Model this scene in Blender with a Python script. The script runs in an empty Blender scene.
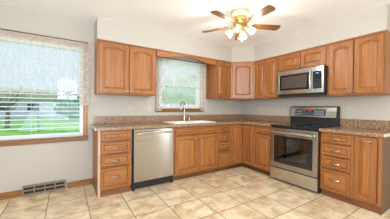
import bpy, bmesh, math, random
from mathutils import Vector, Matrix
random.seed(7)
C = bpy.context.scene.collection
PI = math.pi
R = math.radians

# ------------------------------------------------------------------ camera
YAW, PITCH, ROLL = 0.5702, -0.0095, 0.0091
CAM = Vector((-3.5455, -3.4377, 1.1833))
F = Vector((math.sin(YAW) * math.cos(PITCH), math.cos(YAW) * math.cos(PITCH), math.sin(PITCH)))
R0 = Vector((math.cos(YAW), -math.sin(YAW), 0))
U0 = R0.cross(F)
RX = R0 * math.cos(ROLL) + U0 * math.sin(ROLL)
UX = U0 * math.cos(ROLL) - R0 * math.sin(ROLL)
cam_data = bpy.data.cameras.new('camera')
cam = bpy.data.objects.new('camera', cam_data)
C.objects.link(cam)
cam_data.sensor_width = 36.0
cam_data.lens = 200.7576 / 390 * 36.0
cam_data.clip_start = 0.02
cam_data.clip_end = 500
cam.matrix_world = Matrix(((RX.x, UX.x, -F.x, CAM.x), (RX.y, UX.y, -F.y, CAM.y), (RX.z, UX.z, -F.z, CAM.z), (0, 0, 0, 1)))
bpy.context.scene.camera = cam

# ------------------------------------------------------------------ view, world
sc = bpy.context.scene
sc.view_settings.view_transform = 'Standard'
sc.view_settings.look = 'None'
sc.view_settings.exposure = 0.52
sc.view_settings.gamma = 1.0
sc.view_settings.use_curve_mapping = False
sc.cycles.use_denoising = True
sc.cycles.max_bounces = 10
sc.cycles.diffuse_bounces = 6
sc.cycles.transparent_max_bounces = 24
sc.cycles.sample_clamp_indirect = 6.0
sc.cycles.caustics_reflective = False
sc.cycles.caustics_refractive = False

w = bpy.data.worlds.new('sky')
sc.world = w
w.use_nodes = True
nt = w.node_tree
bg = nt.nodes['Background']
tc = nt.nodes.new('ShaderNodeTexCoord')
sep = nt.nodes.new('ShaderNodeSeparateXYZ')
rmp = nt.nodes.new('ShaderNodeValToRGB')
rmp.color_ramp.elements[0].position = 0.0
rmp.color_ramp.elements[0].color = (0.60, 0.72, 0.84, 1)
rmp.color_ramp.elements[1].position = 0.7
rmp.color_ramp.elements[1].color = (0.95, 1.1, 1.3, 1)
nt.links.new(tc.outputs['Generated'], sep.inputs[0])
nt.links.new(sep.outputs['Z'], rmp.inputs[0])
nt.links.new(rmp.outputs[0], bg.inputs['Color'])
bg.inputs['Strength'].default_value = 0.72


def area_light(name, loc, target, sx, sy, power, col):
    d = bpy.data.lights.new(name, 'AREA')
    d.shape = 'RECTANGLE'
    d.size = sx
    d.size_y = sy
    d.energy = power
    d.color = col
    o = bpy.data.objects.new(name, d)
    C.objects.link(o)
    o.location = loc
    o.rotation_euler = (Vector(target) - Vector(loc)).to_track_quat('-Z', 'Y').to_euler()
    return o


# added fill lights in made-up openings of the unseen half of the room
area_light('fill_near_opening', (-2.9, -6.15, 1.25), (-2.6, 0, 1.7), 2.4, 2.0, 12, (0.80, 0.91, 1.0))
area_light('fill_left_opening', (-5.32, -3.2, 1.45), (0, -2.6, 1.6), 2.0, 1.5, 18, (0.80, 0.91, 1.0))
# added lamps behind the camera: a soft fill and a ceiling bounce
area_light('soft_fill_lamp', (-3.5, -4.2, 1.75), (-.6, -1.6, 1.6), .8, 0.7, 39, (0.84, 0.93, 1.0))
area_light('bounce_fill_lamp', (-3.6, -4.4, .9), (-3.9, -3.3, 2.44), 2.0, 1.5, 58, (0.70, 0.87, 1.0))
area_light('streak_fill_right', (.14, -5.78, 1.1), (-3, -5.0, 1.0), 0.9, 2.0, 45, (0.85, 0.94, 1.0))  # added light in an unseen opening, for a streak on the dishwasher


# ------------------------------------------------------------------ materials
def srgb(r, g, b):
    f = lambda c: (c / 255 / 12.92) if c / 255 <= 0.04045 else ((c / 255 + 0.055) / 1.055) ** 2.4
    return (f(r), f(g), f(b), 1)


def mat(name, col, rough=0.5, metal=0.0, spec=0.5, **kw):
    m = bpy.data.materials.new(name)
    m.use_nodes = True
    b = m.node_tree.nodes['Principled BSDF']
    b.inputs['Base Color'].default_value = col
    b.inputs['Roughness'].default_value = rough
    b.inputs['Metallic'].default_value = metal
    b.inputs['Specular IOR Level'].default_value = spec
    for k, v in kw.items():
        b.inputs[k.replace('_', ' ')].default_value = v
    return m


def N(m, typ, **kw):
    n = m.node_tree.nodes.new(typ)
    for k, v in kw.items():
        setattr(n, k, v)
    return n


def L(m, a, b):
    m.node_tree.links.new(a, b)


def ramp(m, stops):
    r = N(m, 'ShaderNodeValToRGB')
    cr = r.color_ramp
    while len(cr.elements) < len(stops):
        cr.elements.new(0.5)
    for e, (p, c) in zip(cr.elements, stops):
        e.position = p
        e.color = c
    return r


def wood(name, dark, mid, light, vertical=True, rough=0.38, scale=1.0):
    m = mat(name, mid, rough)
    b = m.node_tree.nodes['Principled BSDF']
    t = N(m, 'ShaderNodeTexCoord')
    oi = N(m, 'ShaderNodeObjectInfo')
    add = N(m, 'ShaderNodeVectorMath', operation='ADD')
    mul = N(m, 'ShaderNodeMath', operation='MULTIPLY')
    mul.inputs[1].default_value = 37.0
    L(m, oi.outputs['Random'], mul.inputs[0])
    L(m, t.outputs['Object'], add.inputs[0])
    L(m, mul.outputs[0], add.inputs[1])
    mp = N(m, 'ShaderNodeMapping')
    s = scale
    mp.inputs['Scale'].default_value = (30 * s, 30 * s, 2.2 * s) if vertical else (2.2 * s, 30 * s, 30 * s)
    L(m, add.outputs[0], mp.inputs['Vector'])
    n1 = N(m, 'ShaderNodeTexNoise')
    n1.inputs['Scale'].default_value = 1.0
    n1.inputs['Detail'].default_value = 6
    n1.inputs['Roughness'].default_value = 0.6
    n1.inputs['Distortion'].default_value = 0.3
    L(m, mp.outputs[0], n1.inputs['Vector'])
    r = ramp(m, [(0.28, dark), (0.5, mid), (0.72, light)])
    L(m, n1.outputs['Fac'], r.inputs[0])
    hsv = N(m, 'ShaderNodeHueSaturation')
    mr = N(m, 'ShaderNodeMapRange')
    mr.inputs['To Min'].default_value = 0.92
    mr.inputs['To Max'].default_value = 1.08
    L(m, oi.outputs['Random'], mr.inputs['Value'])
    L(m, mr.outputs[0], hsv.inputs['Value'])
    L(m, r.outputs[0], hsv.inputs['Color'])
    L(m, hsv.outputs[0], b.inputs['Base Color'])
    return m


WD, WM, WL = srgb(134, 78, 36), srgb(158, 100, 52), srgb(171, 114, 64)
wood_v = wood('maple_upright_grain', WD, WM, WL, True)
wood_h = wood('maple_level_grain', WD, WM, WL, False)
oak_h = wood('oak_trim_level', srgb(116, 72, 34), srgb(146, 96, 50), srgb(166, 116, 66), False)
oak_v = wood('oak_trim_upright', srgb(128, 82, 40), srgb(162, 108, 58), srgb(180, 128, 76), True)
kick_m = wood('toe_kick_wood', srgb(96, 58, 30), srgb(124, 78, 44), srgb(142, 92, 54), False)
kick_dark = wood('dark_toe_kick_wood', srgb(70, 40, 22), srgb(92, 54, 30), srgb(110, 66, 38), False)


glare_wood = wood('glare_lit_wood', srgb(184, 148, 118), srgb(204, 168, 138), srgb(214, 182, 154), True)


def wall_mat(name, col):
    m = mat(name, col, 0.85, spec=0.2)
    b = m.node_tree.nodes['Principled BSDF']
    t = N(m, 'ShaderNodeTexCoord')
    n = N(m, 'ShaderNodeTexNoise')
    n.inputs['Scale'].default_value = 90
    n.inputs['Detail'].default_value = 4
    L(m, t.outputs['Object'], n.inputs['Vector'])
    bp = N(m, 'ShaderNodeBump')
    bp.inputs['Strength'].default_value = 0.06
    bp.inputs['Distance'].default_value = 0.004
    L(m, n.outputs['Fac'], bp.inputs['Height'])
    L(m, bp.outputs[0], b.inputs['Normal'])
    return m


wall_m = wall_mat('warm_white_wall_paint', srgb(194, 186, 176))
ceil_m = wall_mat('white_ceiling_paint', srgb(244, 243, 242))


def floor_mat():
    m = mat('beige_ceramic_tile', srgb(205, 184, 156), 0.42)
    b = m.node_tree.nodes['Principled BSDF']
    t = N(m, 'ShaderNodeTexCoord')
    s = N(m, 'ShaderNodeSeparateXYZ')
    L(m, t.outputs['Object'], s.inputs[0])
    P = 0.4065
    dists, cells = [], []
    for ax, ph in (('X', -3.325), ('Y', -0.465)):
        sub = N(m, 'ShaderNodeMath', operation='SUBTRACT')
        sub.inputs[1].default_value = ph
        L(m, s.outputs[ax], sub.inputs[0])
        dv = N(m, 'ShaderNodeMath', operation='DIVIDE')
        dv.inputs[1].default_value = P
        L(m, sub.outputs[0], dv.inputs[0])
        fl = N(m, 'ShaderNodeMath', operation='FLOOR')
        L(m, dv.outputs[0], fl.inputs[0])
        fr = N(m, 'ShaderNodeMath', operation='FRACT')
        L(m, dv.outputs[0], fr.inputs[0])
        c = N(m, 'ShaderNodeMath', operation='SUBTRACT')
        c.inputs[1].default_value = 0.5
        L(m, fr.outputs[0], c.inputs[0])
        a = N(m, 'ShaderNodeMath', operation='ABSOLUTE')
        L(m, c.outputs[0], a.inputs[0])
        dists.append(a)
        cells.append(fl)
    mx = N(m, 'ShaderNodeMath', operation='MAXIMUM')
    L(m, dists[0].outputs[0], mx.inputs[0])
    L(m, dists[1].outputs[0], mx.inputs[1])
    g = N(m, 'ShaderNodeMapRange')
    g.inputs['From Min'].default_value = 0.5 - 0.0045 / P - 0.004
    g.inputs['From Max'].default_value = 0.5 - 0.0045 / P + 0.002
    L(m, mx.outputs[0], g.inputs['Value'])
    comb = N(m, 'ShaderNodeCombineXYZ')
    L(m, cells[0].outputs[0], comb.inputs[0])
    L(m, cells[1].outputs[0], comb.inputs[1])
    wn = N(m, 'ShaderNodeTexWhiteNoise')
    L(m, comb.outputs[0], wn.inputs['Vector'])
    off = N(m, 'ShaderNodeVectorMath', operation='MULTIPLY_ADD')
    off.inputs[1].default_value = (9, 9, 9)
    L(m, wn.outputs['Color'], off.inputs[0])
    L(m, t.outputs['Object'], off.inputs[2])
    n1 = N(m, 'ShaderNodeTexNoise')
    n1.inputs['Scale'].default_value = 5.5
    n1.inputs['Detail'].default_value = 7
    n1.inputs['Roughness'].default_value = 0.62
    n1.inputs['Distortion'].default_value = 0.6
    L(m, off.outputs[0], n1.inputs['Vector'])
    r = ramp(m, [(0.34, srgb(192, 161, 122)), (0.46, srgb(216, 190, 154)), (0.58, srgb(234, 213, 180)), (0.72, srgb(244, 229, 203))])
    L(m, n1.outputs['Fac'], r.inputs[0])
    hsv = N(m, 'ShaderNodeHueSaturation')
    mr = N(m, 'ShaderNodeMapRange')
    mr.inputs['To Min'].default_value = 0.94
    mr.inputs['To Max'].default_value = 1.05
    L(m, wn.outputs['Value'], mr.inputs['Value'])
    L(m, mr.outputs[0], hsv.inputs['Value'])
    L(m, r.outputs[0], hsv.inputs['Color'])
    mix = N(m, 'ShaderNodeMix', data_type='RGBA')
    L(m, g.outputs[0], mix.inputs[0])
    L(m, hsv.outputs[0], mix.inputs[6])
    mix.inputs[7].default_value = srgb(146, 122, 96)
    L(m, mix.outputs[2], b.inputs['Base Color'])
    inv = N(m, 'ShaderNodeMath', operation='SUBTRACT')
    inv.inputs[0].default_value = 1.0
    L(m, g.outputs[0], inv.inputs[1])
    bp = N(m, 'ShaderNodeBump')
    bp.inputs['Strength'].default_value = 0.5
    bp.inputs['Distance'].default_value = 0.003
    L(m, inv.outputs[0], bp.inputs['Height'])
    L(m, bp.outputs[0], b.inputs['Normal'])
    return m


def granite_mat():
    m = mat('speckled_brown_granite', srgb(150, 116, 92), 0.25)
    b = m.node_tree.nodes['Principled BSDF']
    t = N(m, 'ShaderNodeTexCoord')
    n1 = N(m, 'ShaderNodeTexNoise')
    n1.inputs['Scale'].default_value = 42
    n1.inputs['Detail'].default_value = 8
    n1.inputs['Roughness'].default_value = 0.75
    L(m, t.outputs['Object'], n1.inputs['Vector'])
    r = ramp(m, [(0.36, srgb(70, 46, 32)), (0.46, srgb(138, 104, 74)), (0.55, srgb(164, 132, 106)), (0.68, srgb(196, 172, 146))])
    L(m, n1.outputs['Fac'], r.inputs[0])
    L(m, r.outputs[0], b.inputs['Base Color'])
    return m


def steel_mat(name='brushed_stainless', col=(0.62, 0.60, 0.57, 1), rough=0.28, along='x'):
    m = mat(name, col, rough, 1.0)
    b = m.node_tree.nodes['Principled BSDF']
    t = N(m, 'ShaderNodeTexCoord')
    mp = N(m, 'ShaderNodeMapping')
    mp.inputs['Scale'].default_value = (3, 3, 260) if along == 'x' else (260, 260, 3)
    L(m, t.outputs['Object'], mp.inputs['Vector'])
    n = N(m, 'ShaderNodeTexNoise')
    n.inputs['Scale'].default_value = 1.0
    n.inputs['Detail'].default_value = 3
    L(m, mp.outputs[0], n.inputs['Vector'])
    mr = N(m, 'ShaderNodeMapRange')
    mr.inputs['To Min'].default_value = rough - 0.06
    mr.inputs['To Max'].default_value = rough + 0.10
    L(m, n.outputs['Fac'], mr.inputs['Value'])
    L(m, mr.outputs[0], b.inputs['Roughness'])
    tg = N(m, 'ShaderNodeTangent')
    tg.direction_type = 'RADIAL'
    tg.axis = 'Z'
    L(m, tg.outputs[0], b.inputs['Tangent'])
    b.inputs['Anisotropic'].default_value = 0.9
    b.inputs['Anisotropic Rotation'].default_value = 0.25
    return m


def lace_mat(name, opacity, dens_scale=26, vary=0.35, col=(0.93, 0.92, 0.90, 1)):
    m = bpy.data.materials.new(name)
    m.use_nodes = True
    nt = m.node_tree
    out = nt.nodes['Material Output']
    nt.nodes.remove(nt.nodes['Principled BSDF'])
    d = N(m, 'ShaderNodeBsdfDiffuse')
    d.inputs['Color'].default_value = col
    tl = N(m, 'ShaderNodeBsdfTranslucent')
    tl.inputs['Color'].default_value = col
    mx = N(m, 'ShaderNodeMixShader')
    mx.inputs[0].default_value = 0.5
    L(m, d.outputs[0], mx.inputs[1])
    L(m, tl.outputs[0], mx.inputs[2])
    tr = N(m, 'ShaderNodeBsdfTransparent')
    t = N(m, 'ShaderNodeTexCoord')
    v = N(m, 'ShaderNodeTexVoronoi')
    v.inputs['Scale'].default_value = dens_scale
    L(m, t.outputs['Object'], v.inputs['Vector'])
    mr = N(m, 'ShaderNodeMapRange')
    mr.inputs['From Min'].default_value = 0.1
    mr.inputs['From Max'].default_value = 0.6
    mr.inputs['To Min'].default_value = min(1, opacity + vary / 2)
    mr.inputs['To Max'].default_value = max(0, opacity - vary / 2)
    L(m, v.outputs['Distance'], mr.inputs['Value'])
    m2 = N(m, 'ShaderNodeMixShader')
    L(m, mr.outputs[0], m2.inputs[0])
    L(m, tr.outputs[0], m2.inputs[1])
    L(m, mx.outputs[0], m2.inputs[2])
    L(m, m2.outputs[0], out.inputs['Surface'])
    return m


def thin_glass(name, tint=(0.97, 0.99, 1, 1), gloss=0.02, rough=0.02):
    m = bpy.data.materials.new(name)
    m.use_nodes = True
    nt = m.node_tree
    out = nt.nodes['Material Output']
    nt.nodes.remove(nt.nodes['Principled BSDF'])
    tr = N(m, 'ShaderNodeBsdfTransparent')
    tr.inputs['Color'].default_value = tint
    g = N(m, 'ShaderNodeBsdfGlossy')
    g.inputs['Roughness'].default_value = rough
    mx = N(m, 'ShaderNodeMixShader')
    mx.inputs[0].default_value = gloss
    L(m, tr.outputs[0], mx.inputs[1])
    L(m, g.outputs[0], mx.inputs[2])
    L(m, mx.outputs[0], out.inputs['Surface'])
    return m


def shade_mat():
    m = bpy.data.materials.new('frosted_shade_glass')
    m.use_nodes = True
    nt = m.node_tree
    out = nt.nodes['Material Output']
    nt.nodes.remove(nt.nodes['Principled BSDF'])
    tr = N(m, 'ShaderNodeBsdfTransparent')
    tl = N(m, 'ShaderNodeBsdfTranslucent')
    tl.inputs['Color'].default_value = (0.72, 0.64, 0.48, 1)
    gl = N(m, 'ShaderNodeBsdfGlossy')
    gl.inputs['Roughness'].default_value = 0.1
    a = N(m, 'ShaderNodeMixShader')
    a.inputs[0].default_value = 0.5
    L(m, tr.outputs[0], a.inputs[1])
    L(m, tl.outputs[0], a.inputs[2])
    c = N(m, 'ShaderNodeMixShader')
    c.inputs[0].default_value = 0.08
    L(m, a.outputs[0], c.inputs[1])
    L(m, gl.outputs[0], c.inputs[2])
    L(m, c.outputs[0], out.inputs['Surface'])
    return m


def emis(name, col, s):
    m = mat(name, (0, 0, 0, 1), 0.5)
    b = m.node_tree.nodes['Principled BSDF']
    b.inputs['Emission Color'].default_value = col
    b.inputs['Emission Strength'].default_value = s
    return m


def mottled(name, c1, c2, scale=3, rough=0.9):
    m = mat(name, c1, rough)
    b = m.node_tree.nodes['Principled BSDF']
    t = N(m, 'ShaderNodeTexCoord')
    n = N(m, 'ShaderNodeTexNoise')
    n.inputs['Scale'].default_value = scale
    n.inputs['Detail'].default_value = 6
    L(m, t.outputs['Object'], n.inputs['Vector'])
    r = ramp(m, [(0.35, c1), (0.65, c2)])
    L(m, n.outputs['Fac'], r.inputs[0])
    L(m, r.outputs[0], b.inputs['Base Color'])
    return m


floor_m = floor_mat()
granite = granite_mat()
steel = steel_mat(col=(0.62, 0.60, 0.57, 1), rough=0.2)
steel_v = steel_mat('brushed_stainless_upright', (0.44, 0.42, 0.39, 1), 0.16, 'x')
chrome = mat('polished_chrome', (0.50, 0.49, 0.47, 1), 0.14, 1.0)
nickel = mat('satin_nickel', (0.40, 0.37, 0.33, 1), 0.28, 1.0)
black_glass = mat('black_glass', (0.012, 0.012, 0.014, 1), 0.06, 0, 0.6)
black = mat('black_plastic', (0.012, 0.012, 0.013, 1), 0.4)
dark_cavity = mat('dark_enamel', (0.16, 0.14, 0.12, 1), 0.4)
oven_glass = thin_glass('smoked_oven_glass', (0.40, 0.40, 0.39, 1), 0.14, 0.03)
glass = thin_glass('window_glass')
white_vinyl = mat('white_vinyl', srgb(232, 236, 240), 0.4)
blind_m = mat('white_blind_slat', srgb(236, 240, 242), 0.5)
cream = mat('cream_plastic', srgb(206, 194, 166), 0.4)
almond = mat('almond_sink_enamel', srgb(252, 247, 238), 0.25)
taupe = mat('taupe_vent_metal', srgb(138, 122, 104), 0.45)
slot_m = mat('vent_slot_shadow', srgb(52, 42, 34), 0.8)
brass = mat('antique_brass', (0.62, 0.44, 0.20, 1), 0.28, 1.0)
fan_cream = mat('fan_cream_enamel', srgb(222, 208, 168), 0.35)
blade_m = wood('fan_blade_oak', srgb(78, 50, 24), srgb(112, 74, 36), srgb(134, 94, 48), False)
end_panel_m = mat('grey_brown_end_panel', srgb(122, 92, 66), 0.6)  # one flat grey-brown, duller than the cabinet wood
edge_m = mat('pale_counter_edge', srgb(226, 214, 198), 0.4)
lace_main = lace_mat('sheer_lace', 0.40, 40, 0.06)
lace_dense = lace_mat('dense_lace', 0.84, 30, 0.34, (0.88, 0.84, 0.80, 1))
lace_small = lace_mat('white_sheer_lace', 0.66, 40, 0.12)
lace_top = lace_mat('lace_heading', 0.66, 40, 0.15, (0.92, 0.88, 0.82, 1))
grass_m = mottled('lawn_grass', srgb(116, 184, 62), srgb(158, 214, 92), 1.2)
leaf_m = mottled('pale_green_leaves', srgb(176, 212, 172), srgb(224, 240, 216), 2.5)
leaf_d = mottled('dark_green_leaves', srgb(84, 128, 104), srgb(130, 166, 132), 6)
bark = mottled('grey_bark', srgb(130, 120, 108), srgb(160, 150, 136), 8)
siding = mottled('grey_siding', srgb(214, 216, 216), srgb(232, 234, 234), 0.7)
roof_m = mottled('pale_olive_roof', srgb(150, 152, 112), srgb(176, 178, 140), 2)
fence_m = mat('teal_fence_paint', srgb(60, 132, 128), 0.5)
road_m = mottled('pale_asphalt', srgb(176, 178, 180), srgb(196, 198, 200), 1)
red_led = emis('red_clock_digits', (1, 0.08, 0.04, 1), 1.2)
blue_led = emis('blue_clock_digits', (0.3, 0.5, 1, 1), 0.8)
bulb_m = emis('lit_bulb', (1.0, 0.88, 0.68, 1), 3.0)
mesh_m = mat('grey_brown_screen', (0.075, 0.062, 0.052, 1), 0.12)
panel_m = mat('grey_control_panel', srgb(70, 84, 92), 0.2)
mark_m = mat('pale_panel_print', srgb(190, 200, 204), 0.5)


# ------------------------------------------------------------------ mesh helpers
class MB:
    def __init__(self):
        self.v = []
        self.f = []

    def add(self, vs, fs):
        o = len(self.v)
        self.v += [tuple(p) for p in vs]
        self.f += [tuple(i + o for i in f) for f in fs]
        return self

    def box(self, x0, x1, y0, y1, z0, z1):
        vs = [(x, y, z) for z in (z0, z1) for y in (y0, y1) for x in (x0, x1)]
        return self.add(vs, [(0, 2, 3, 1), (4, 5, 7, 6), (0, 1, 5, 4), (2, 6, 7, 3), (0, 4, 6, 2), (1, 3, 7, 5)])

    def prism(self, pts, z0, z1):
        n = len(pts)
        vs = [(x, y, z0) for x, y in pts] + [(x, y, z1) for x, y in pts]
        fs = [tuple(reversed(range(n))), tuple(range(n, 2 * n))]
        fs += [(i, (i + 1) % n, n + (i + 1) % n, n + i) for i in range(n)]
        return self.add(vs, fs)

    def xprism(self, pts, x0, x1):          # profile in (y, z) swept along x
        n = len(pts)
        vs = [(x0, y, z) for y, z in pts] + [(x1, y, z) for y, z in pts]
        fs = [tuple(range(n)), tuple(reversed(range(n, 2 * n)))]
        fs += [(i, n + i, n + (i + 1) % n, (i + 1) % n) for i in range(n)]
        return self.add(vs, fs)

    def lathe(self, prof, n=24, c=(0, 0, 0), axis='z'):
        vs, fs = [], []
        for r, h in prof:
            for k in range(n):
                a = 2 * PI * k / n
                p = (r * math.cos(a), r * math.sin(a), h)
                if axis == '-y':
                    p = (p[0], -p[2], p[1])
                vs.append((p[0] + c[0], p[1] + c[1], p[2] + c[2]))
        m = len(prof)
        for i in range(m - 1):
            for k in range(n):
                fs.append((i * n + k, i * n + (k + 1) % n, (i + 1) * n + (k + 1) % n, (i + 1) * n + k))
        if prof[0][0] > 1e-5:
            fs.append(tuple(reversed(range(n))))
        if prof[-1][0] > 1e-5:
            fs.append(tuple(range((m - 1) * n, m * n)))
        return self.add(vs, fs)

    def tube(self, pts, r, n=10, cap=True):
        pts = [Vector(p) for p in pts]
        rs = r if isinstance(r, (list, tuple)) else [r] * len(pts)
        vs, fs = [], []
        up = None
        for i, p in enumerate(pts):
            t = (pts[min(i + 1, len(pts) - 1)] - pts[max(i - 1, 0)]).normalized()
            if up is None:
                up = Vector((0, 0, 1)) if abs(t.z) < 0.9 else Vector((1, 0, 0))
            a = t.cross(up).normalized()
            b = a.cross(t).normalized()
            up = b
            for k in range(n):
                q = 2 * PI * k / n
                vs.append(p + (a * math.cos(q) + b * math.sin(q)) * rs[i])
        for i in range(len(pts) - 1):
            for k in range(n):
                fs.append((i * n + k, i * n + (k + 1) % n, (i + 1) * n + (k + 1) % n, (i + 1) * n + k))
        if cap:
            fs.append(tuple(reversed(range(n))))
            fs.append(tuple(range((len(pts) - 1) * n, len(pts) * n)))
        return self.add(vs, fs)

    def build(self, name, m, parent=None, loc=(0, 0, 0), rot=(0, 0, 0), bevel=0, smooth=False, label=None):
        me = bpy.data.meshes.new(name)
        me.from_pydata(self.v, [], self.f)
        bm = bmesh.new()
        bm.from_mesh(me)
        bmesh.ops.remove_doubles(bm, verts=bm.verts, dist=1e-6)
        bmesh.ops.recalc_face_normals(bm, faces=bm.faces)
        bm.to_mesh(me)
        bm.free()
        me.materials.append(m)
        if smooth:
            for p in me.polygons:
                p.use_smooth = True
        o = bpy.data.objects.new(name, me)
        C.objects.link(o)
        o.location = loc
        o.rotation_euler = rot
        if parent:
            o.parent = parent
        if bevel:
            b = o.modifiers.new('bevel', 'BEVEL')
            b.width = bevel
            b.segments = 2
            b.limit_method = 'ANGLE'
            b.angle_limit = R(40)
        if smooth:
            s = o.modifiers.new('edges', 'EDGE_SPLIT')
            s.split_angle = R(38)
        if label:
            o['label'] = label
        return o


def grid_slab(xs, ys, present, z0, z1):
    """slab out of grid cells with shared corners: only outer faces are made"""
    b = MB()
    idx = {}

    def vid(i, j, k):
        if (i, j, k) not in idx:
            idx[(i, j, k)] = len(b.v)
            b.v.append((xs[i], ys[j], z1 if k else z0))
        return idx[(i, j, k)]
    nx, ny = len(xs) - 1, len(ys) - 1
    P = lambda i, j: 0 <= i < nx and 0 <= j < ny and present(i, j)
    for i in range(nx):
        for j in range(ny):
            if not P(i, j):
                continue
            b.f.append((vid(i, j, 1), vid(i + 1, j, 1), vid(i + 1, j + 1, 1), vid(i, j + 1, 1)))
            b.f.append((vid(i, j, 0), vid(i, j + 1, 0), vid(i + 1, j + 1, 0), vid(i + 1, j, 0)))
            if not P(i - 1, j):
                b.f.append((vid(i, j, 0), vid(i, j, 1), vid(i, j + 1, 1), vid(i, j + 1, 0)))
            if not P(i + 1, j):
                b.f.append((vid(i + 1, j, 0), vid(i + 1, j + 1, 0), vid(i + 1, j + 1, 1), vid(i + 1, j, 1)))
            if not P(i, j - 1):
                b.f.append((vid(i, j, 0), vid(i + 1, j, 0), vid(i + 1, j, 1), vid(i, j, 1)))
            if not P(i, j + 1):
                b.f.append((vid(i, j + 1, 0), vid(i, j + 1, 1), vid(i + 1, j + 1, 1), vid(i + 1, j + 1, 0)))
    return b


def wall_slab(x0, x1, z0, z1, y0, y1, holes):
    """wall along x with rectangular holes (hx0,hx1,hz0,hz1)"""
    xs = sorted({x0, x1} | {h[0] for h in holes} | {h[1] for h in holes})
    zs = sorted({z0, z1} | {h[2] for h in holes} | {h[3] for h in holes})

    def present(i, j):
        cx, cz = (xs[i] + xs[i + 1]) / 2, (zs[j] + zs[j + 1]) / 2
        return not any(h[0] < cx < h[1] and h[2] < cz < h[3] for h in holes)
    g = grid_slab(xs, zs, present, 0, 1)
    g.v = [(x, y0 if k == 0 else y1, z) for x, z, k in g.v]
    return g


def ring(x0, x1, z0, z1, t, y0, y1, tb=None):
    """rectangular frame in the xz plane"""
    tb = t if tb is None else tb
    return wall_slab(x0, x1, z0, z1, y0, y1, [(x0 + t, x1 - t, z0 + tb, z1 - t)])


def struct(o, label=None):
    o['kind'] = 'structure'
    if label:
        o['label'] = label
    return o


def tag(o, label, cat, group=None, kind=None):
    o['label'] = label
    o['category'] = cat
    if group:
        o['group'] = group
    if kind:
        o['kind'] = kind
    return o


def thing(name, label, cat, loc=(0, 0, 0), rz=0, group=None):
    o = bpy.data.objects.new(name, None)
    C.objects.link(o)
    o.location = loc
    o.rotation_euler = (0, 0, rz)
    o.empty_display_size = 0.1
    return tag(o, label, cat, group)


def copy_tree(o, parent=None):
    c = o.copy()
    C.objects.link(c)
    if parent:
        c.parent = parent
    for ch in [q for q in bpy.data.objects if q.parent == o and q != c]:
        copy_tree(ch, c)
    return c


# ------------------------------------------------------------------ room shell
H = 2.445
XL, YN = -5.4, -6.3
struct(MB().box(XL - .12, .12, YN - .12, .12, -.1, 0).build('floor', floor_m), 'beige mottled ceramic tile floor')
struct(MB().box(XL - .12, .12, YN - .12, .12, H, H + .1).build('ceiling', ceil_m), 'white ceiling')
BW = (-5.05, -3.33, .745, 2.06)      # big window hole
SW = (-2.135, -1.205, 1.165, 2.06)   # small window hole
struct(wall_slab(XL - .12, .12, 0, H, 0, .12, [BW, SW]).build('wall_back', wall_m), 'warm white wall with the two windows')
g = wall_slab(YN, 0, 0, H, 0, .12, [(-6.2, -5.95, .05, 2.1), (-5.87, -5.35, .05, 2.1)])  # unseen openings added to shape the dishwasher streak
g.v = [(y, x, z) for x, y, z in g.v]
struct(g.build('wall_right', wall_m), 'warm white wall behind the range')
g = wall_slab(YN, 0, 0, H, 0, .12, [(-4.2, -2.2, .75, 2.15)])
g.v = [(XL - y, x, z) for x, y, z in g.v]
struct(g.build('wall_left', wall_m))
struct(wall_slab(XL, 0, 0, H, YN - .12, YN, [(-4.1, -1.7, .05, 2.15)]).build('wall_near', wall_m))

# soffit above the wall cabinets, cut at 45 degrees in the corner
S = -.33
CX, CY = -.663, -.64
struct(MB().prism([(-3.183, 0), (-3.183, S), (CX, S), (S, CY), (S, -2.645), (0, -2.645), (0, 0)], 2.136, H).build('wall_soffit', wall_m),
       'white soffit box between the wall cabinets and the ceiling')

# baseboard
struct(MB().xprism([(0, .0), (-.022, 0), (-.022, .02), (-.014, .028), (-.014, .075), (-.008, .085), (0, .085)], -3.53, -3.205).build('baseboard_back', oak_h))
struct(MB().xprism([(0, .0), (-.022, 0), (-.022, .02), (-.014, .028), (-.014, .075), (-.008, .085), (0, .085)], XL, -4.03).build('baseboard_back', oak_h))


# ------------------------------------------------------------------ windows
def casing(x0, x1, z0, z1, cw, parent, stool=.03):
    """wood picture frame outside the hole on the wall"""
    for s, (a, b) in enumerate(((x0 - cw, x0), (x1, x1 + cw))):
        MB().box(a, b, -.022, 0, z0 - .0, z1 + cw).build('window_casing', oak_v, parent, bevel=.004)
    if x1 < -2:
        MB().box(x0, x1, -.022, 0, z1, z1 + cw).build('window_casing', oak_h, parent, bevel=.004)
    MB().box(x0 - cw - .01, x1 + cw + .01, -.045, .0, z0 - .022, z0).build('window_sill', oak_h, parent, bevel=.006)
    MB().box(x0 - cw - .004, x1 + cw + .004, -.022, 0, z0 - .07, z0 - .022).build('window_apron', oak_h, parent, bevel=.004)


w1 = struct(ring(BW[0], BW[1], BW[2], BW[3], .045, .03, .10).build('window_1', white_vinyl, bevel=.004), 'wide kitchen window with oak trim and white frame')
casing(*BW, .055, w1)
MB().box(BW[0] + .045, BW[1] - .045, .06, .066, BW[2] + .045, BW[3] - .045).build('window_pane', glass, w1)
w2 = struct(ring(SW[0], SW[1], SW[2], SW[3], .05, .03, .10).build('window_2', white_vinyl, bevel=.004), 'small window above the sink with oak trim')
casing(*SW, .055, w2)
MB().box(SW[0] + .05, SW[1] - .05, .06, .066, SW[2] + .05, SW[3] - .05).build('window_pane', glass, w2)
ring(SW[0] + .05, SW[1] - .05, SW[2] + .05, 1.63, .03, .045, .085).build('window_sash', white_vinyl, w2)


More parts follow.
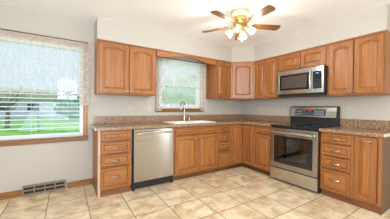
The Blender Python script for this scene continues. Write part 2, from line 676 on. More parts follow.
# blinds on the big window
bl = thing('window_blind', 'white horizontal slat blind hanging open in the big window', 'blind', (-4.19, .0, 0))
hw = (BW[1] - BW[0]) / 2 - .02
MB().box(-hw, hw, -.002, .026, 2.015, 2.055).build('head_rail', blind_m, bl)
z = 1.985
tilt = R(24)
while z > .83:
    d = .0135
    a = math.cos(tilt) * d
    b = math.sin(tilt) * d
    MB().add([(-hw, .012 - a, z - b), (hw, .012 - a, z - b), (hw, .012 + a, z + b), (-hw, .012 + a, z + b),
              (-hw, .012 - a, z - b + .002), (hw, .012 - a, z - b + .002), (hw, .012 + a, z + b + .002), (-hw, .012 + a, z + b + .002)],
             [(3, 2, 1, 0), (4, 5, 6, 7), (0, 1, 5, 4), (1, 2, 6, 5), (2, 3, 7, 6), (3, 0, 4, 7)]).build('slat', blind_m, bl)
    z -= .058
MB().box(-hw, hw, -.001, .025, .775, .80).build('bottom_rail', blind_m, bl, bevel=.003)
for x in (-.62, -.2, .25, .66):
    MB().box(x - .0013, x + .0013, -.004, -.001, .79, 2.02).build('ladder_cord', blind_m, bl)


def curtain(parent, name, m, x0, x1, z0, z1, y=-.05, amp=.010, waves=22, scallop=0.0, n=None):
    n = n or max(24, int((x1 - x0) * 130))
    nz = 8
    b = MB()
    vs, fs = [], []
    for j in range(nz + 1):
        for i in range(n + 1):
            u = i / n
            x = x0 + (x1 - x0) * u
            zz0 = z0 + scallop * abs(math.sin(u * PI * max(1, round((x1 - x0) / .11))))
            zz = zz0 + (z1 - zz0) * j / nz
            a = amp * (1.15 - .5 * j / nz)
            vs.append((x, y + a * math.sin(x * waves * 2 * PI / 1.3 + .6 * math.sin(x * 9)), zz))
    for j in range(nz):
        for i in range(n):
            k = j * (n + 1) + i
            fs.append((k, k + 1, k + n + 2, k + n + 1))
    b.add(vs, fs)
    return b.build(name, m, parent, smooth=True)


def rod(name, label, x0, x1, z, y, m):
    r = thing(name, label, 'curtain rod', ((x0 + x1) / 2, y, z))
    h = (x1 - x0) / 2
    MB().tube([(-h, 0, 0), (h, 0, 0)], .007).build('pole', m, r, smooth=True)
    for s in (-1, 1):
        MB().box(s * h - .008, s * h + .008, 0, -y, -.012, .012).build('bracket', m, r, bevel=.002)
    return r


rod_m = mat('dark_bronze_rod', srgb(120, 84, 60), 0.4, 0.6)
rod('curtain_rod', 'thin brown curtain rod above the big window', -5.15, -3.285, 2.128, -.06, rod_m)
c1 = thing('lace_curtain', 'sheer white lace curtain with hem covering upper half of the big window', 'curtain', (0, 0, 0))
curtain(c1, 'lace_heading', lace_top, -5.12, -3.28, 2.0, 2.118, -.062, .006)
curtain(c1, 'sheer_panel', lace_main, -5.12, -3.385, 1.385, 2.0, -.060, .010)
curtain(c1, 'lace_hem', lace_top, -5.12, -3.385, 1.355, 1.385, -.060, .010, scallop=.012)
curtain(c1, 'side_lace', lace_dense, -3.385, -3.255, 1.20, 2.0, -.060, .010)

rod('curtain_rod', 'dark curtain rod behind the arched valance above the sink', -2.23, -1.12, 2.088, -.05, rod_m)
c2 = thing('lace_curtain', 'white sheer lace curtain with long side strips at the sink window', 'curtain', (0, 0, 0))
curtain(c2, 'sheer_panel', lace_small, -2.09, -1.24, 1.60, 2.079, -.050, .006)
curtain(c2, 'lace_hem', lace_small, -2.09, -1.24, 1.57, 1.60, -.050, .010, scallop=.012)
curtain(c2, 'lower_sheer', lace_main, -2.09, -1.24, 1.175, 1.57, -.050, .006)
curtain(c2, 'side_lace', lace_dense, -2.20, -2.09, 1.12, 2.079, -.052, .010)
curtain(c2, 'side_lace', lace_dense, -1.24, -1.125, 1.12, 2.079, -.052, .010)


# ------------------------------------------------------------------ cabinet doors and drawers
def loop(x0, x1, z0, z1, arch, d, y, n=14):
    """closed loop of points, inset d, arched top (arch = how far the shoulders drop)"""
    pts = []
    a0, a1, b0, b1 = x0 + d, x1 - d, z0 + d, z1 - d
    for i in range(n + 1):
        pts.append((a0 + (a1 - a0) * i / n, y, b0))
    for i in range(n + 1):
        u = i / n
        s = 2 * abs(u - .5)
        drop = arch * (s / .94) ** 2 if s < .94 else arch
        pts.append((a1 - (a1 - a0) * u, y, b1 - drop))
    return pts


def bridge(b, loops, close=True):
    n = len(loops[0])
    o = len(b.v)
    for l in loops:
        b.v += l
    for i in range(len(loops) - 1):
        for k in range(n):
            b.f.append((o + i * n + k, o + i * n + (k + 1) % n, o + (i + 1) * n + (k + 1) % n, o + (i + 1) * n + k))
    if close:
        b.f.append(tuple(o + (len(loops) - 1) * n + k for k in range(n)))


def door(parent, w, h, x, y, z, arch=0.0, stile=.055, t=.022, horizontal=False, name='door', rz=0, mv=None, mh=None, raised_name='raised_panel'):
    """raised-panel door; local origin at its lower left on the face-frame plane, front towards -y"""
    mv, mh = mv or wood_v, mh or wood_h
    m = mh if horizontal else mv
    b = MB()
    L0 = loop(0, w, 0, h, 0, 0, 0)
    L1 = loop(0, w, 0, h, 0, 0, -t + .005)
    L2 = loop(0, w, 0, h, 0, .005, -t)
    L3 = loop(stile, w - stile, stile, h - stile, arch, 0, -t)
    L4 = loop(stile, w - stile, stile, h - stile, arch, .005, -t + .013)
    bridge(b, [L0, L1, L2, L3, L4], close=False)
    n = len(L0)
    b.f.append(tuple(range(n)))
    o = b.build(name, m, parent, (x, y, z), (0, 0, rz))
    q = MB()
    s = stile + .005
    P = [loop(s, w - s, s, h - s, arch, 0, -t + .013), loop(s, w - s, s, h - s, arch, .007, -t + .013)]
    rb = .026 if not horizontal else .014
    P.append(loop(s, w - s, s, h - s, arch, .009, -t + .012))
    P.append(loop(s, w - s, s, h - s, arch, rb, -t + .001))
    bridge(q, P)
    q.build(raised_name, m, o)
    return o


def knob(parent, x, y, z):
    MB().lathe([(.005, 0), (.005, .012), (.014, .018), (.016, .024), (.012, .030), (0, .032)], 14, (x, y, z), '-y').build('knob', nickel, parent, smooth=True)


def pull(parent, x, y, z, w=.096):
    pts = []
    for i in range(11):
        u = i / 10
        pts.append((x - w / 2 + w * u, y - .006 - .022 * math.sin(u * PI) ** .7, z - .006 * math.sin(u * PI)))
    b = MB().tube(pts, [.008, .006, .005, .0045, .005, .0055, .005, .0045, .005, .006, .008], 8)
    b.build('pull_handle', nickel, parent, smooth=True)


T = .022


def carcass(t, w, d, z0, z1, body_m=None):
    MB().box(0, w, -(d - .02), 0, z0, z1).build('cabinet_body', body_m or wood_v, t, bevel=.001)


def face_frame(t, w, d, z0, z1, mull=(), side=.03, top=.03, bot=.03, rails=()):
    holes = []
    xs = [side] + [m for m in mull] + [w - side]
    for i in range(len(xs) - 1):
        a = xs[i] + (.012 if i else 0)
        b = xs[i + 1] - (.012 if i < len(xs) - 2 else 0)
        zs = [z0 + bot] + list(rails) + [z1 - top]
        for j in range(len(zs) - 1):
            holes.append((a, b, zs[j] + (.01 if j else 0), zs[j + 1] - (.01 if j < len(zs) - 2 else 0)))
    wall_slab(0, w, z0, z1, -d, -(d - .02), holes).build('face_frame', wood_v, t)


ROT = -PI / 2


def unit(name, label, cat, side, start, group=None):
    """side 'b': along the back wall, start = left x; side 'r': along the right wall, start = left y"""
    if side == 'b':
        return thing(name, label, cat, (start, 0, 0), 0, group)
    return thing(name, label, cat, (0, start, 0), ROT, group)


ZU0, ZU1 = 1.372, 2.134
UD = .312      # wall cabinet depth to the face frame


def upper(side, start, w, label, ndoors, z0=ZU0, arch=.035, knobs='in', left=.022, right=.022, pulls=None):
    t = unit('wall_cabinet', label, 'wall cabinet', side, start)
    carcass(t, w, UD, z0, ZU1)
    mid = [w / 2] if ndoors == 2 else []
    face_frame(t, w, UD, z0, ZU1, mid)
    MB().box(-.0, w, -UD - .012, -UD, ZU1 - .018, ZU1).build('top_moulding', wood_h, t, bevel=.003)
    gap = .010
    dz0, dz1 = z0 + .016, ZU1 - .026
    if ndoors == 2:
        dw = (w - left - right - gap) / 2
        for i in range(2):
            x = left + i * (dw + gap)
            d = door(t, dw, dz1 - dz0, x, -UD, dz0, arch)
            knob(d, dw - .022 if i == 0 else .022, -T, .03 if z0 < 1.6 else .022)
    else:
        dw = w - left - right
        d = door(t, dw, dz1 - dz0, left, -UD, dz0, arch)
        if knobs:
            knob(d, .022 if knobs == 'left' else dw - .022, -T, .03)
    return t


upper('b', -3.183, .878, 'two-door wall cabinet between the big window and the sink window', 2)
upper('b', -1.07, .404, 'narrow single-door wall cabinet at the right of the sink window', 1, knobs='left')
upper('r', -.642, .553, 'two-door wall cabinet between the corner cabinet and the microwave', 2)
upper('r', -1.197, .80, 'short two-door wall cabinet directly above the microwave', 2, z0=1.822, arch=.014)
upper('r', -1.999, .644, 'large two-door wall cabinet with arched panels to the right of the microwave', 2)

# diagonal corner wall cabinet
t = thing('wall_cabinet', 'single-door wall cabinet set diagonally across the corner', 'wall cabinet', (0, 0, 0))
k = .02
MB().prism([(0, 0), (0, CY + .001), (-.312 + .0, CY + .001), (CX + .001, -.312), (CX + .001, 0)], ZU0, ZU1).build('cabinet_body', wood_v, t)
ang = math.atan2((CY) - (-UD), (-UD) - CX)
fl = math.hypot(-UD - CX, CY + UD)
ff = wall_slab(.001, fl - .001, ZU0, ZU1, -.014, 0, [(.04, fl - .04, ZU0 + .03, ZU1 - .03)])
ff.build('face_frame', wood_v, t, (CX + .001, -UD, 0), (0, 0, ang))
d = door(t, fl - .06, ZU1 - ZU0 - .042, CX + .001 + math.cos(ang) * .03 + math.sin(ang) * .014, -UD + math.sin(ang) * .03 - math.cos(ang) * .014, ZU0 + .016, .035, rz=ang)
knob(d, .022, -T, .03)

# arched valance board above the sink window
vt = thing('valance_board', 'maple board with arched lower edge bridging cabinets above the sink window', 'valance', (-2.303, 0, 0))
vw = 1.231
b = MB()
n = 28
top, bot = [], []
for i in range(n + 1):
    u = i / n
    x = .002 + (vw - .004) * u
    s = min(1, max(0, (abs(u - .5) * 2) / .84))
    zz = 2.022 + .076 * (math.cos(s * PI) + 1) / 2
    bot.append((x, zz))
prof = bot + [(vw - .002, ZU1 - .001), (.002, ZU1 - .001)]
m_ = len(prof)
b.v = [(x, -.332, z) for x, z in prof] + [(x, -.312, z) for x, z in prof]
b.f = [tuple(range(m_)), tuple(reversed(range(m_, 2 * m_)))] + [(i, m_ + i, m_ + (i + 1) % m_, (i + 1) % m_) for i in range(m_)]
b.build('arched_board', wood_h, vt)
MB().box(0.002, vw - .002, -.342, -.332, ZU1 - .018, ZU1).build('top_moulding', wood_h, vt, bevel=.003)

BD = .60     # base cabinet depth to the face frame
ZB1 = .874


def base(side, start, w, label, kick=.03, z0=.09, km=None, mull=(), body=None, name='base_cabinet', top=ZB1):
    t = unit(name, label, 'base cabinet', side, start)
    carcass(t, w, BD, z0, top, body)
    face_frame(t, w, BD, z0, ZB1, mull)
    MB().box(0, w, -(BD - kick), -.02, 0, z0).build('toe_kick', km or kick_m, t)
    return t


DR = [(.11, .265), (.405, .14), (.572, .14), (.738, .118)]


def drawers(t, x, w, hand='pull'):
    for z, h in DR:
        d = door(t, w, h, x, -BD, z, 0, .022, horizontal=True, name='drawer', raised_name='raised_panel')
        if hand == 'pull':
            pull(d, w / 2, -T, h / 2 + (.02 if h > .2 else 0), min(.10, w * .5))
        else:
            pull(d, w / 2, -T, h / 2 + (.05 if h > .2 else 0), .075)


t = base('b', -3.203, .428, 'four-drawer base cabinet at the left end of the counter', .03)
drawers(t, .035, .36)
MB().xprism([(-.57, 0), (-.588, 0), (-.588, .012), (-.582, .02), (-.57, .024)], 0, .428).build('shoe_moulding', oak_h, t)
MB().box(.0, .03, -.604, -.598, .0, ZB1 - .002).build('glare_strip', glare_wood, t, label='cabinet edge with window glare in its colour')  # window glare on the cabinet edge, put into a paler strip

t = base('b', -2.118, .90, 'sink base cabinet with long false front and two doors', .065, km=kick_m, top=.735)
d = door(t, .86, .115, .022, -BD, .742, 0, .022, horizontal=True, name='false_front')
for i in range(2):
    d = door(t, .427, .60, .022 + i * .433, -BD, .115)
    pull(d, .427 - .05 if i == 0 else .05, -T, .562, .065)

t = base('b', -1.216, .312, 'narrow four-drawer base cabinet between sink doors and the corner', .07, km=kick_m)
drawers(t, .018, .276, 'small')

# corner base cabinet with two doors meeting at the inner corner
t = thing('base_cabinet', 'corner base cabinet with two tall doors meeting in the corner', 'base cabinet', (0, 0, 0))
XA, YA = -.902, -.932
MB().prism([(XA, 0), (XA, -.58), (-.58, -.58), (-.58, YA), (0, YA), (0, 0)], .09, ZB1).build('cabinet_body', wood_v, t)
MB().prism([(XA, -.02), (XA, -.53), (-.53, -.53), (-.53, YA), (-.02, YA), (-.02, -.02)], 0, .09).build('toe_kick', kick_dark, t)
wall_slab(XA, -.60, .09, ZB1, -.60, -.58, [(XA + .03, -.63, .12, ZB1 - .03)]).build('face_frame', wood_v, t)
g = wall_slab(YA, -.58, .09, ZB1, 0, .02, [(YA + .03, -.61, .12, ZB1 - .03)])
g.v = [(-.60 + y, x, z) for x, y, z in g.v]
g.build('face_frame', wood_v, t)
d = door(t, .262, .74, XA + .018, -.60, .115, 0, .05)
knob(d, .225, -T, .70)
d = door(t, .288, .74, -.60, -.626, .115, 0, .05, rz=ROT)

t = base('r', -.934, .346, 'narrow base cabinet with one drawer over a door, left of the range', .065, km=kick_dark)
d = door(t, .31, .118, .018, -BD, .738, 0, .022, horizontal=True, name='drawer')
pull(d, .155, -T, .06, .08)
d = door(t, .31, .60, .018, -BD, .115)
pull(d, .26, -T, .562, .065)

t = base('r', -2.052, .372, 'four-drawer base cabinet at the right of the range', .03)
drawers(t, .02, .328)
t = base('r', -2.426, .262, 'narrow single-door base cabinet at the right end of the counter', .03)
d = door(t, .205, .74, .018, -BD, .115, 0, .05)
pull(d, .105, -T, .70, .10)
MB().box(.2625, .272, -.60, -.0, 0, ZB1).build('end_panel', end_panel_m, t, label='greyish beige end panel')
MB().box(.272, .284, -.60, -.0, 0, .014).build('shoe_moulding', edge_m, t)

# ------------------------------------------------------------------ countertops
ZC0, ZC1 = .8755, .914
SX0, SX1, SY0, SY1 = -2.075, -1.235, -.55, -.075
ct = thing('countertop', 'speckled brown granite L-shaped countertop running under both windows to the range', 'countertop', (0, 0, 0))
xs = [-3.232, SX0 + .02, SX1 - .02, -.645, -.001]
ys = [-1.284, -.645, SY0 + .02, SY1 - .02, -.001]


def pres(i, j):
    if j == 0:
        return i == 3
    return not (i == 1 and j == 2)


grid_slab(xs, ys, pres, ZC0, ZC1).build('worktop', granite, ct, bevel=.004)
MB().prism([(-3.19, -.001), (-3.19, -.022), (-.022, -.022), (-.022, -1.26), (-.001, -1.26), (-.001, -.001)], ZC1, 1.035).build('backsplash', granite, ct, bevel=.002)
MB().box(-3.238, -3.232, -.64, -.005, ZC0 + .002, ZC1 - .003).build('end_cap', edge_m, ct, label='pale end edge')
c3 = thing('countertop', 'short speckled brown granite countertop at the right of the range', 'countertop', (0, 0, 0))
MB().box(-.645, -.001, -2.712, -2.05, ZC0, ZC1).build('worktop', granite, c3, bevel=.004)
MB().box(-.022, -.001, -2.70, -2.05, ZC1, 1.035).build('backsplash', granite, c3, bevel=.002)
MB().box(-.64, -.005, -2.718, -2.712, ZC0 + .002, ZC1 - .003).build('end_cap', edge_m, c3, label='pale end edge')

# ------------------------------------------------------------------ sink, faucet, dispenser
sk = thing('kitchen_sink', 'cream drop-in double-bowl sink set in the counter under the small window', 'sink', ((SX0 + SX1) / 2, (SY0 + SY1) / 2, ZC1))
hx, hy = (SX1 - SX0) / 2, (SY1 - SY0) / 2
bx = .355
xs = [-hx, -hx + .035, -.02, .02, hx - .035, hx]
ys = [-hy, -hy + .035, hy - .085, hy]
grid_slab(xs, ys, lambda i, j: not (j == 1 and i in (1, 3)), .0005, .014).build('sink_rim', almond, sk, bevel=.005)
for a, c in ((-hx + .035, -.02), (.02, hx - .035)):
    b = MB()
    y0, y1 = -hy + .035, hy - .085
    top = [(a, y0, .006), (c, y0, .006), (c, y1, .006), (a, y1, .006)]
    bo = [(a + .025, y0 + .025, -.17), (c - .025, y0 + .025, -.17), (c - .025, y1 - .025, -.17), (a + .025, y1 - .025, -.17)]
    b.v = top + bo
    b.f = [(0, 1, 5, 4), (1, 2, 6, 5), (2, 3, 7, 6), (3, 0, 4, 7), (4, 5, 6, 7)]
    q = b.build('bowl', almond, sk)
    MB().lathe([(.0, 0), (.03, 0), (.034, .003), (.04, .003), (.04, .001)], 18, ((a + c) / 2, (y0 + y1) / 2, -.169)).build('drain', chrome, q)

fx, fy, fz = -1.655, -.115, ZC1 + .0145
fc = thing('faucet', 'tall chrome gooseneck faucet standing behind the sink', 'faucet', (fx, fy, fz), R(-50))
MB().lathe([(.03, 0), (.03, .006), (.022, .012), (.022, .10), (.018, .115), (.014, .12)], 20).build('faucet_body', chrome, fc, smooth=True)
pts = [(0, 0, .11), (0, 0, .285)]
for i in range(1, 13):
    a = PI * i / 12 * .92
    pts.append((.0, -.085 + .085 * math.cos(a), .285 + .085 * math.sin(a)))
MB().tube(pts, .012, 12).build('gooseneck', chrome, fc, smooth=True)
e = pts[-1]
MB().tube([(e[0], e[1], e[2] + .004), (e[0], e[1] - .004, e[2] - .05), (e[0], e[1] - .006, e[2] - .095)], [.014, .019, .021], 14).build('spray_head', nickel, fc, smooth=True)
MB().tube([(.018, 0, .075), (.045, 0, .085), (.085, -.005, .125)], [.010, .008, .006], 10).build('lever', chrome, fc, smooth=True)

sd = thing('soap_dispenser', 'small chrome soap dispenser right of the gooseneck faucet', 'soap dispenser', (fx + .115, fy, fz))
MB().lathe([(.02, 0), (.02, .005), (.012, .012), (.012, .05), (.016, .055), (.016, .07), (.004, .075)], 16).build('dispenser_body', chrome, sd, smooth=True)
MB().tube([(0, 0, .068), (0, -.02, .078), (0, -.07, .07)], [.007, .006, .005], 10).build('spout', chrome, sd, smooth=True)

# ------------------------------------------------------------------ dishwasher
dw = thing('dishwasher', 'stainless steel dishwasher under the counter left of the sink cabinet', 'dishwasher', (-2.765, 0, 0))
W = .636
MB().box(.0, W, -.58, -.03, .03, .872).build('appliance_body', black, dw)
b = MB()
n = 16
prof = []
for i in range(n + 1):
    u = i / n
    prof.append((-.615 - .022 * math.sin(u * PI) ** .5 if 0 < u < 1 else -.615, .125 + .742 * u))
b.box(.012, W - .006, -.64, -.58, .125, .868)
b.build('door_panel', steel_v, dw, bevel=.008)
pts = [(.045, -.64, .812)]
for i in range(13):
    u = i / 12
    pts.append((.05 + (W - .11) * u, -.668 - .014 * math.sin(u * PI), .812 + .016 * math.sin(u * PI) - .004))
pts.append((W - .055, -.64, .812))
MB().tube(pts, .012, 10).build('bar_handle', steel, dw, smooth=True)
MB().box(.03, W - .03, -.60, -.58, .025, .118).build('toe_panel', black, dw, bevel=.003)
MB().box(.002, .03, -.612, -.58, .0, .118).build('foot', black, dw)
MB().box(W - .03, W - .008, -.612, -.58, .0, .118).build('foot', black, dw)

# ------------------------------------------------------------------ range
rg = thing('electric_range', 'stainless steel electric range with black glass cooktop between base cabinets', 'range', (0, -1.287, 0), ROT)
W = .760
FR = -.615
wall_slab(0, W, .035, .885, FR, -.03, [(.13, W - .13, .36, .72)]).build('appliance_body', black, rg)
MB().box(.02, W - .02, -.58, -.05, .0, .035).build('base_plinth', black, rg)
MB().box(.131, W - .131, -.13, -.11, .361, .719).build('oven_back', dark_cavity, rg)
MB().lathe([(.0, .02), (.024, .016), (.03, 0)], 16, (.25, -.60, .60), '-y').build('oven_lamp', edge_m, rg, smooth=True)
for z in (.46, .57):
    b = MB()
    rk = MB()
    for i in range(14):
        x = .15 + (W - .30) * i / 13
        rk.box(x - .002, x + .002, -.56, -.15, z, z + .004)
    rk.box(.135, W - .135, -.565, -.558, z - .001, z + .006)
    rk.box(.135, W - .135, -.155, -.148, z - .001, z + .006)
    rk.build('oven_rack', nickel, rg)
od = wall_slab(.004, W - .004, .235, .868, -.665, FR - .001, [(.075, W - .075, .315, .745)]).build('oven_door', steel_v, rg, bevel=.006)
wall_slab(.076, W - .076, .316, .744, -.668, -.65, [(.145, W - .145, .375, .705)]).build('glass_border', black_glass, od)
MB().box(.1455, W - .1455, -.664, -.658, .3755, .7045).build('oven_window', oven_glass, od)
MB().box(.03, W - .03, -.648, -.62, .872, .884).build('vent_gap', black, rg)
pts = [(.05, -.665, .80)]
for i in range(13):
    u = i / 12
    pts.append((.055 + (W - .11) * u, -.705 - .012 * math.sin(u * PI), .80 + .006 * math.sin(u * PI)))
pts.append((W - .05, -.665, .80))
MB().tube(pts, .018, 12).build('bar_handle', steel, od, smooth=True)
MB().box(.004, W - .004, -.66, FR - .001, .04, .222).build('storage_drawer', steel, rg, bevel=.006)
MB().box(-.0, W, -.665, -.055, .886, .914).build('cooktop', black_glass, rg, bevel=.006)
for x, y, r in ((.20, -.47, .10), (.56, -.47, .085), (.20, -.21, .075), (.56, -.21, .095)):
    b = MB()
    nn = 32
    vs = []
    for rr in (r, r - .004):
        vs += [(x + rr * math.cos(2 * PI * i / nn), y + rr * math.sin(2 * PI * i / nn), .9147) for i in range(nn)]
    b.add(vs, [(i, (i + 1) % nn, nn + (i + 1) % nn, nn + i) for i in range(nn)])
    b.build('burner_ring', mark_m, rg)
b = MB().xprism([(-.004, .90), (-.095, .90), (-.085, 1.03), (-.105, 1.05), (-.085, 1.21), (-.06, 1.222), (-.004, 1.222)], .0, W)
b.build('backguard_body', black, rg)
bgp = MB().xprism([(-.108, 1.045), (-.087, 1.205), (-.083, 1.205), (-.103, 1.045)], .012, W - .012).build('backguard', steel, rg)


def face_pt(x, z, off):     # point on the sloping backguard face
    y = -.108 + (z - 1.045) / .16 * .021
    return (x, y - off, z)


def face_rect(m, x0, x1, z0, z1, name, parent, off=.002):
    b = MB()
    P = [face_pt(x0, z0, off), face_pt(x1, z0, off), face_pt(x1, z1, off), face_pt(x0, z1, off)]
    Q = [(p[0], p[1] + off * .8, p[2]) for p in P]
    b.add(P + Q, [(0, 1, 2, 3), (7, 6, 5, 4), (0, 4, 5, 1), (1, 5, 6, 2), (2, 6, 7, 3), (3, 7, 4, 0)])
    return b.build(name, m, parent)


cp = face_rect(panel_m, .10, .60, 1.068, 1.172, 'control_panel', bgp)
for x in (.13, .175):
    for z in (1.09, 1.13):
        face_rect(mark_m, x, x + .03, z, z + .008, 'panel_mark', cp, .003)
for i in range(4):
    for j in range(3):
        face_rect(mark_m, .43 + i * .038, .45 + i * .038, 1.085 + j * .025, 1.093 + j * .025, 'panel_mark', cp, .003)
dsp = face_rect(black_glass, .29, .40, 1.13, 1.165, 'clock_display', cp, .003)
for i, x in enumerate((.315, .332, .352, .369)):
    face_rect(red_led, x, x + .009, 1.142, 1.156, 'clock_digit', dsp, .004)

# ------------------------------------------------------------------ microwave
mw = thing('microwave', 'stainless over-the-range microwave with black window under the short cabinet', 'microwave', (0, -1.240, 0), ROT)
W = .757
Z0, Z1 = 1.412, 1.818
MB().box(0, W, -.39, -.003, Z0, Z1).build('appliance_body', black, mw, bevel=.003)
md = wall_slab(.003, .60, Z0 + .012, Z1 - .004, -.42, -.391, [(.045, .555, Z0 + .075, Z1 - .075)]).build('door', steel, mw, bevel=.004)
dwn = MB().box(.046, .554, -.423, -.395, Z0 + .076, Z1 - .076).build('door_window', black_glass, md, bevel=.003)
MB().box(.085, .515, -.4245, -.4225, Z0 + .105, Z1 - .105).build('mesh_screen', mesh_m, dwn, label='grey brown see-through screen')
MB().box(.60, W - .003, -.42, -.391, Z1 - .075, Z1 - .004).build('top_trim', steel, mw, bevel=.002)
MB().box(.60, W - .003, -.42, -.391, Z0 + .012, Z0 + .072).build('bottom_trim', steel, mw, bevel=.002)
MB().box(W - .03, W - .003, -.42, -.391, Z0 + .072, Z1 - .075).build('side_trim', steel, mw, bevel=.002)
mp_ = MB().box(.602, W - .031, -.421, -.391, Z0 + .073, Z1 - .076).build('control_panel', black_glass, mw)
MB().box(.645, .69, -.4225, -.4215, Z1 - .112, Z1 - .098).build('clock_display', blue_led, mp_)
for i in range(3):
    for j in range(5):
        MB().box(.63 + i * .03, .645 + i * .03, -.4222, -.4212, Z0 + .095 + j * .026, Z0 + .103 + j * .026).build('keypad_mark', panel_m, mp_)
pts = [(.578, -.42, Z0 + .06)]
for i in range(11):
    u = i / 10
    pts.append((.578, -.445 - .018 * math.sin(u * PI), Z0 + .065 + (Z1 - Z0 - .13) * u))
pts.append((.578, -.42, Z1 - .06))
MB().tube(pts, .011, 10).build('bow_handle', steel, md, smooth=True)
MB().box(.0, W, -.39, -.02, Z0 - .03, Z0).build('vent_grille', black, mw)


# ------------------------------------------------------------------ outlets and switches
def outlet(side, pos, z, label, kind='outlet'):
    t = unit('wall_outlet' if kind == 'outlet' else 'light_switch', label, 'outlet' if kind == 'outlet' else 'switch', side, pos)
    t.location.z = z
    MB().box(-.036, .036, -.007, -.0005, -.058, .058).build('cover_plate', cream, t, bevel=.003)
    if kind == 'outlet':
        for s in (-1, 1):
            q = MB().box(-.016, .016, -.010, -.006, s * .024 - .014, s * .024 + .014).build('receptacle', cream, t, bevel=.004)
            MB().box(-.008, -.005, -.0108, -.0095, s * .024 - .004, s * .024 + .008).box(.005, .008, -.0108, -.0095, s * .024 - .004, s * .024 + .008).build('slots', slot_m, q)
    else:
        MB().box(-.005, .005, -.020, -.006, -.004, .018).build('toggle', cream, t, bevel=.002)
    return t


outlet('b', -2.625, 1.14, 'cream wall outlet beneath the two-door cabinet left of the sink')
outlet('b', -2.305, 1.15, 'cream light switch left of the sink window sill', 'switch')
outlet('b', -1.065, 1.145, 'cream light switch just right of the sink window', 'switch')
outlet('b', -.515, 1.135, 'cream wall outlet under the corner cabinets, right of the sink window')
outlet('r', -.505, 1.145, 'cream wall outlet on the range wall, between corner and range')
outlet('r', -2.105, 1.165, 'cream wall outlet beside the right end of the range backguard')

# ------------------------------------------------------------------ baseboard vent
vt = thing('baseboard_vent', 'taupe metal baseboard vent with dark slots under the big window', 'vent', (-4.026, 0, 0))
W = .482
holes = []
for i in range(4):
    for j in range(2):
        holes.append((.014 + i * .115, .014 + i * .115 + .102, .026 + j * .052, .026 + j * .052 + .032))
wall_slab(0, W, .012, .130, -.034, -.026, holes).build('face_plate', taupe, vt, bevel=.001)
MB().box(.003, W - .003, -.018, -.001, .0, .128).build('backing', slot_m, vt)
MB().box(.0, W, -.026, -.0185, .122, .130).box(.0, W, -.026, -.0185, .0, .02).build('housing', taupe, vt)

# ------------------------------------------------------------------ ceiling fan
FX, FY = -1.642, -1.542
fan = thing('ceiling_fan', 'five-blade ceiling fan with oak blades and lit glass shades', 'ceiling fan', (FX, FY, H))
MB().lathe([(0, -.0005), (.08, -.0005), (.085, -.01), (.108, -.02), (.118, -.03), (.118, -.05), (.105, -.066), (.075, -.078)], 36).build('canopy', fan_cream, fan, smooth=True)
MB().lathe([(.117, -.034), (.121, -.037), (.121, -.044), (.117, -.047)], 36).build('brass_band', brass, fan, smooth=True)
MB().lathe([(.072, -.076), (.074, -.09), (.080, -.10), (.082, -.135), (.07, -.15), (.045, -.16)], 36).build('motor_housing', brass, fan, smooth=True)
MB().lathe([(.086, -.152), (.092, -.158), (.088, -.182), (.06, -.196), (.0, -.196)], 36).build('flywheel', brass, fan, smooth=True)
ZBL = -.188
for kk in range(5):
    a = R(191.39 - 72 * kk)
    rot = (R(-11), 0, a)
    ir = MB()
    pr = [(.07, -.012), (.12, -.010), (.15, -.028), (.20, -.03), (.205, 0), (.20, .03), (.15, .028), (.12, .010), (.07, .012)]
    ir.prism(pr, -.006, -.002)
    br = ir.build('blade_bracket', brass, fan, (0, 0, ZBL), rot, bevel=.001)
    bl_ = MB()
    w0, w1 = .046, .060
    pts = [(.165, -w0 * .8), (.18, -w0)]
    pts += [(.515, -w1), (.535, -w1 * .8), (.547, -w1 * .3), (.547, w1 * .3), (.535, w1 * .8), (.515, w1)]
    pts += [(.18, w0), (.165, w0 * .8)]
    bl_.prism(pts, -.0015, .0055)
    bl_.build('blade', blade_m, fan, (0, 0, ZBL), rot, bevel=.001)
MB().lathe([(.03, -.195), (.05, -.202), (.058, -.225), (.05, -.25), (.02, -.265), (0, -.267)], 28).build('light_fitter', brass, fan, smooth=True)
sh_m = shade_mat()
for kk in range(4):
    a = R(32 + 90 * kk)
    ca, sa = math.cos(a), math.sin(a)
    tilt = R(52)
    arm = MB().tube([(.04 * ca, .04 * sa, -.232), (.075 * ca, .075 * sa, -.229), (.10 * ca, .10 * sa, -.242)], .009, 10).build('light_arm', brass, fan, smooth=True)
    sock = (.095 * ca, .095 * sa, -.237)
    rot = (0, PI - tilt, a)       # local +z points down and outwards
    mt = Matrix.Rotation(a, 4, 'Z') @ Matrix.Rotation(PI - tilt, 4, 'Y')
    MB().lathe([(.016, -.01), (.02, 0), (.02, .02), (.017, .025)], 18).build('socket', brass, fan, sock, rot, smooth=True)
    sb = MB()
    prof = [(.019, .010), (.030, .020), (.038, .040), (.039, .060), (.043, .078), (.050, .090)]
    vs, fs = [], []
    nn = 28
    for r_, h_ in prof:
        for q in range(nn):
            an = 2 * PI * q / nn
            rr = r_ * (1 + .05 * math.cos(7 * an) * (h_ / .108) ** 2)
            vs.append((rr * math.cos(an), rr * math.sin(an), h_))
    for i in range(len(prof) - 1):
        for q in range(nn):
            fs.append((i * nn + q, i * nn + (q + 1) % nn, (i + 1) * nn + (q + 1) % nn, (i + 1) * nn + q))
    sb.add(vs, fs)
    sb.build('glass_shade', sh_m, fan, sock, rot, smooth=True)
    MB().lathe([(0, .020), (.011, .024), (.013, .034), (.020, .05), (.022, .062), (.017, .076), (0, .084)], 18).build('bulb', bulb_m, fan, sock, rot, smooth=True)
    p = mt @ Vector((0, 0, .108))
    ld = bpy.data.lights.new('bulb_light', 'POINT')
    ld.energy = 4.6
    ld.color = (1.0, 0.95, 0.88)
    ld.shadow_soft_size = .03
    lo = bpy.data.objects.new('bulb_light', ld)
    C.objects.link(lo)
    lo.location = (FX + sock[0] + p.x, FY + sock[1] + p.y, H + sock[2] + p.z)
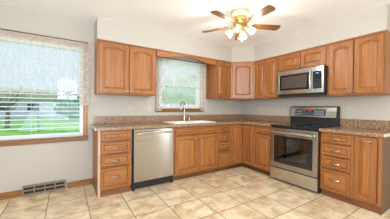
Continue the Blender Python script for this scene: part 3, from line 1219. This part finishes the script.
for x, y, l in ((.02, -.015, .13), (-.015, .02, .09)):
    ch = MB().tube([(x, y, -.255), (x, y, -.255 - l)], .0014, 6).build('pull_chain', brass, fan)
    MB().lathe([(0, 0), (.006, -.004), (.008, -.014), (.004, -.022), (0, -.024)], 12, (x, y, -.255 - l)).build('chain_weight', fan_cream, ch, smooth=True)

# ------------------------------------------------------------------ outside
GZ = -.55
struct(MB().box(-60, 60, .6, 33, GZ - .2, GZ).build('ground', grass_m), 'bright green lawn outside the windows')
struct(MB().box(-60, 60, 33, 140, GZ - .2, GZ).build('ground', road_m), 'pale paved ground beyond the lawn')


def blob(name, c, r, m, parent, seed, sq=.8):
    random.seed(seed)
    bm = bmesh.new()
    bmesh.ops.create_icosphere(bm, subdivisions=4, radius=1)
    ph = [random.uniform(0, 6.28) for _ in range(6)]
    for v in bm.verts:
        p = v.co
        d = 1 + .16 * math.sin(4 * p.x + ph[0]) * math.cos(3.5 * p.y + ph[1]) + .10 * math.sin(8 * p.z + ph[2] + 3 * p.x) + .06 * math.sin(15 * p.x + ph[3]) * math.sin(14 * p.y + ph[4] + 9 * p.z) + random.uniform(-.03, .03)
        v.co = Vector((p.x * r * d, p.y * r * d, p.z * r * sq * d))
    me = bpy.data.meshes.new(name)
    bm.to_mesh(me)
    bm.free()
    me.materials.append(m)
    o = bpy.data.objects.new(name, me)
    C.objects.link(o)
    o.location = c
    o.parent = parent
    return o


def tree(label, x, y, h, r, m, seed, name='tree'):
    t = thing(name, label, 'tree', (x, y, GZ))
    MB().tube([(0, 0, 0), (.03 * h, 0, h * .35), (.0, .02 * h, h * .7)], [h * .035, h * .026, h * .014], 10).build('trunk', bark, t, smooth=True)
    blob('foliage', (0, 0, h - r * .8), r, m, t, seed)
    return t


tree('pale green leafy tree seen through the sink window', 3.0, 7.2, 3.5, 1.7, leaf_m, 3)
tree('darker green tree behind the pale one through the sink window', 6.4, 13, 4.6, 2.3, leaf_d, 5)
tree('round dark green tree beyond the fence, right part of the big window', -3.0, 27, 3.3, 1.9, leaf_d, 8)

bt = thing('bare_tree', 'bare branching tree at the left of the big window', 'tree', (-7.4, 17.5, GZ))
MB().tube([(0, 0, 0), (.05, 0, 1.0), (0, 0, 1.9)], [.17, .13, .10], 10).build('trunk', bark, bt, smooth=True)
random.seed(11)
for i in range(22):
    a = random.uniform(0, 2 * PI)
    z0 = random.uniform(1.2, 1.9)
    l = random.uniform(.9, 2.0)
    e = random.uniform(.35, 1.1)
    p0 = Vector((0, 0, z0))
    p1 = p0 + Vector((math.cos(a) * l * .5 * math.cos(e), math.sin(a) * l * .5 * math.cos(e), l * .5 * math.sin(e)))
    p2 = p1 + Vector((math.cos(a + .4) * l * .5 * math.cos(e + .3), math.sin(a + .4) * l * .5 * math.cos(e + .3), l * .6 * math.sin(e + .2)))
    MB().tube([p0, p1, p2], [.05, .032, .012], 6).build('branch', bark, bt)

# neighbour's house and wire fence
hs = thing('house', 'low grey neighbouring house with pale olive roof beyond the lawn', 'house', (-13, 38, GZ))
MB().box(-9, 7.5, -3, 5, 0, 2.9).build('house_wall', siding, hs)
b = MB()
b.add([(-9.6, -3.6, 2.85), (8.1, -3.6, 2.85), (8.1, 5.6, 2.85), (-9.6, 5.6, 2.85), (-9.6, 1, 4.6), (8.1, 1, 4.6)],
      [(0, 1, 5, 4), (2, 3, 4, 5), (0, 4, 3), (1, 2, 5), (0, 3, 2, 1)])
b.build('roof', roof_m, hs)
for x in (-6, -2.5, 1.0, 4.5):
    f = ring(x, x + 1.6, .9, 2.2, .08, -3.06, -3.0).build('house_window', white_vinyl, hs)
    MB().box(x + .08, x + 1.52, -3.04, -3.01, .98, 2.12).build('pane', panel_m, f)

fe = thing('wire_fence', 'teal wire fence with posts crossing the lawn', 'fence', (-5.5, 13.2, GZ))
MB().tube([(-9, 0, 1.12), (9, 0, 1.12)], .02, 8).build('top_rail', fence_m, fe)
for i in range(7):
    x = -9 + 3 * i + .42
    MB().tube([(x, 0, 0), (x, 0, 1.14)], .035, 8).build('post', fence_m, fe)
b = MB()
for i in range(5):
    b.tube([(-9, 0, .2 + .2 * i), (9, 0, .2 + .2 * i)], .004, 4)
b.build('wires', fence_m, fe)['kind'] = 'stuff'
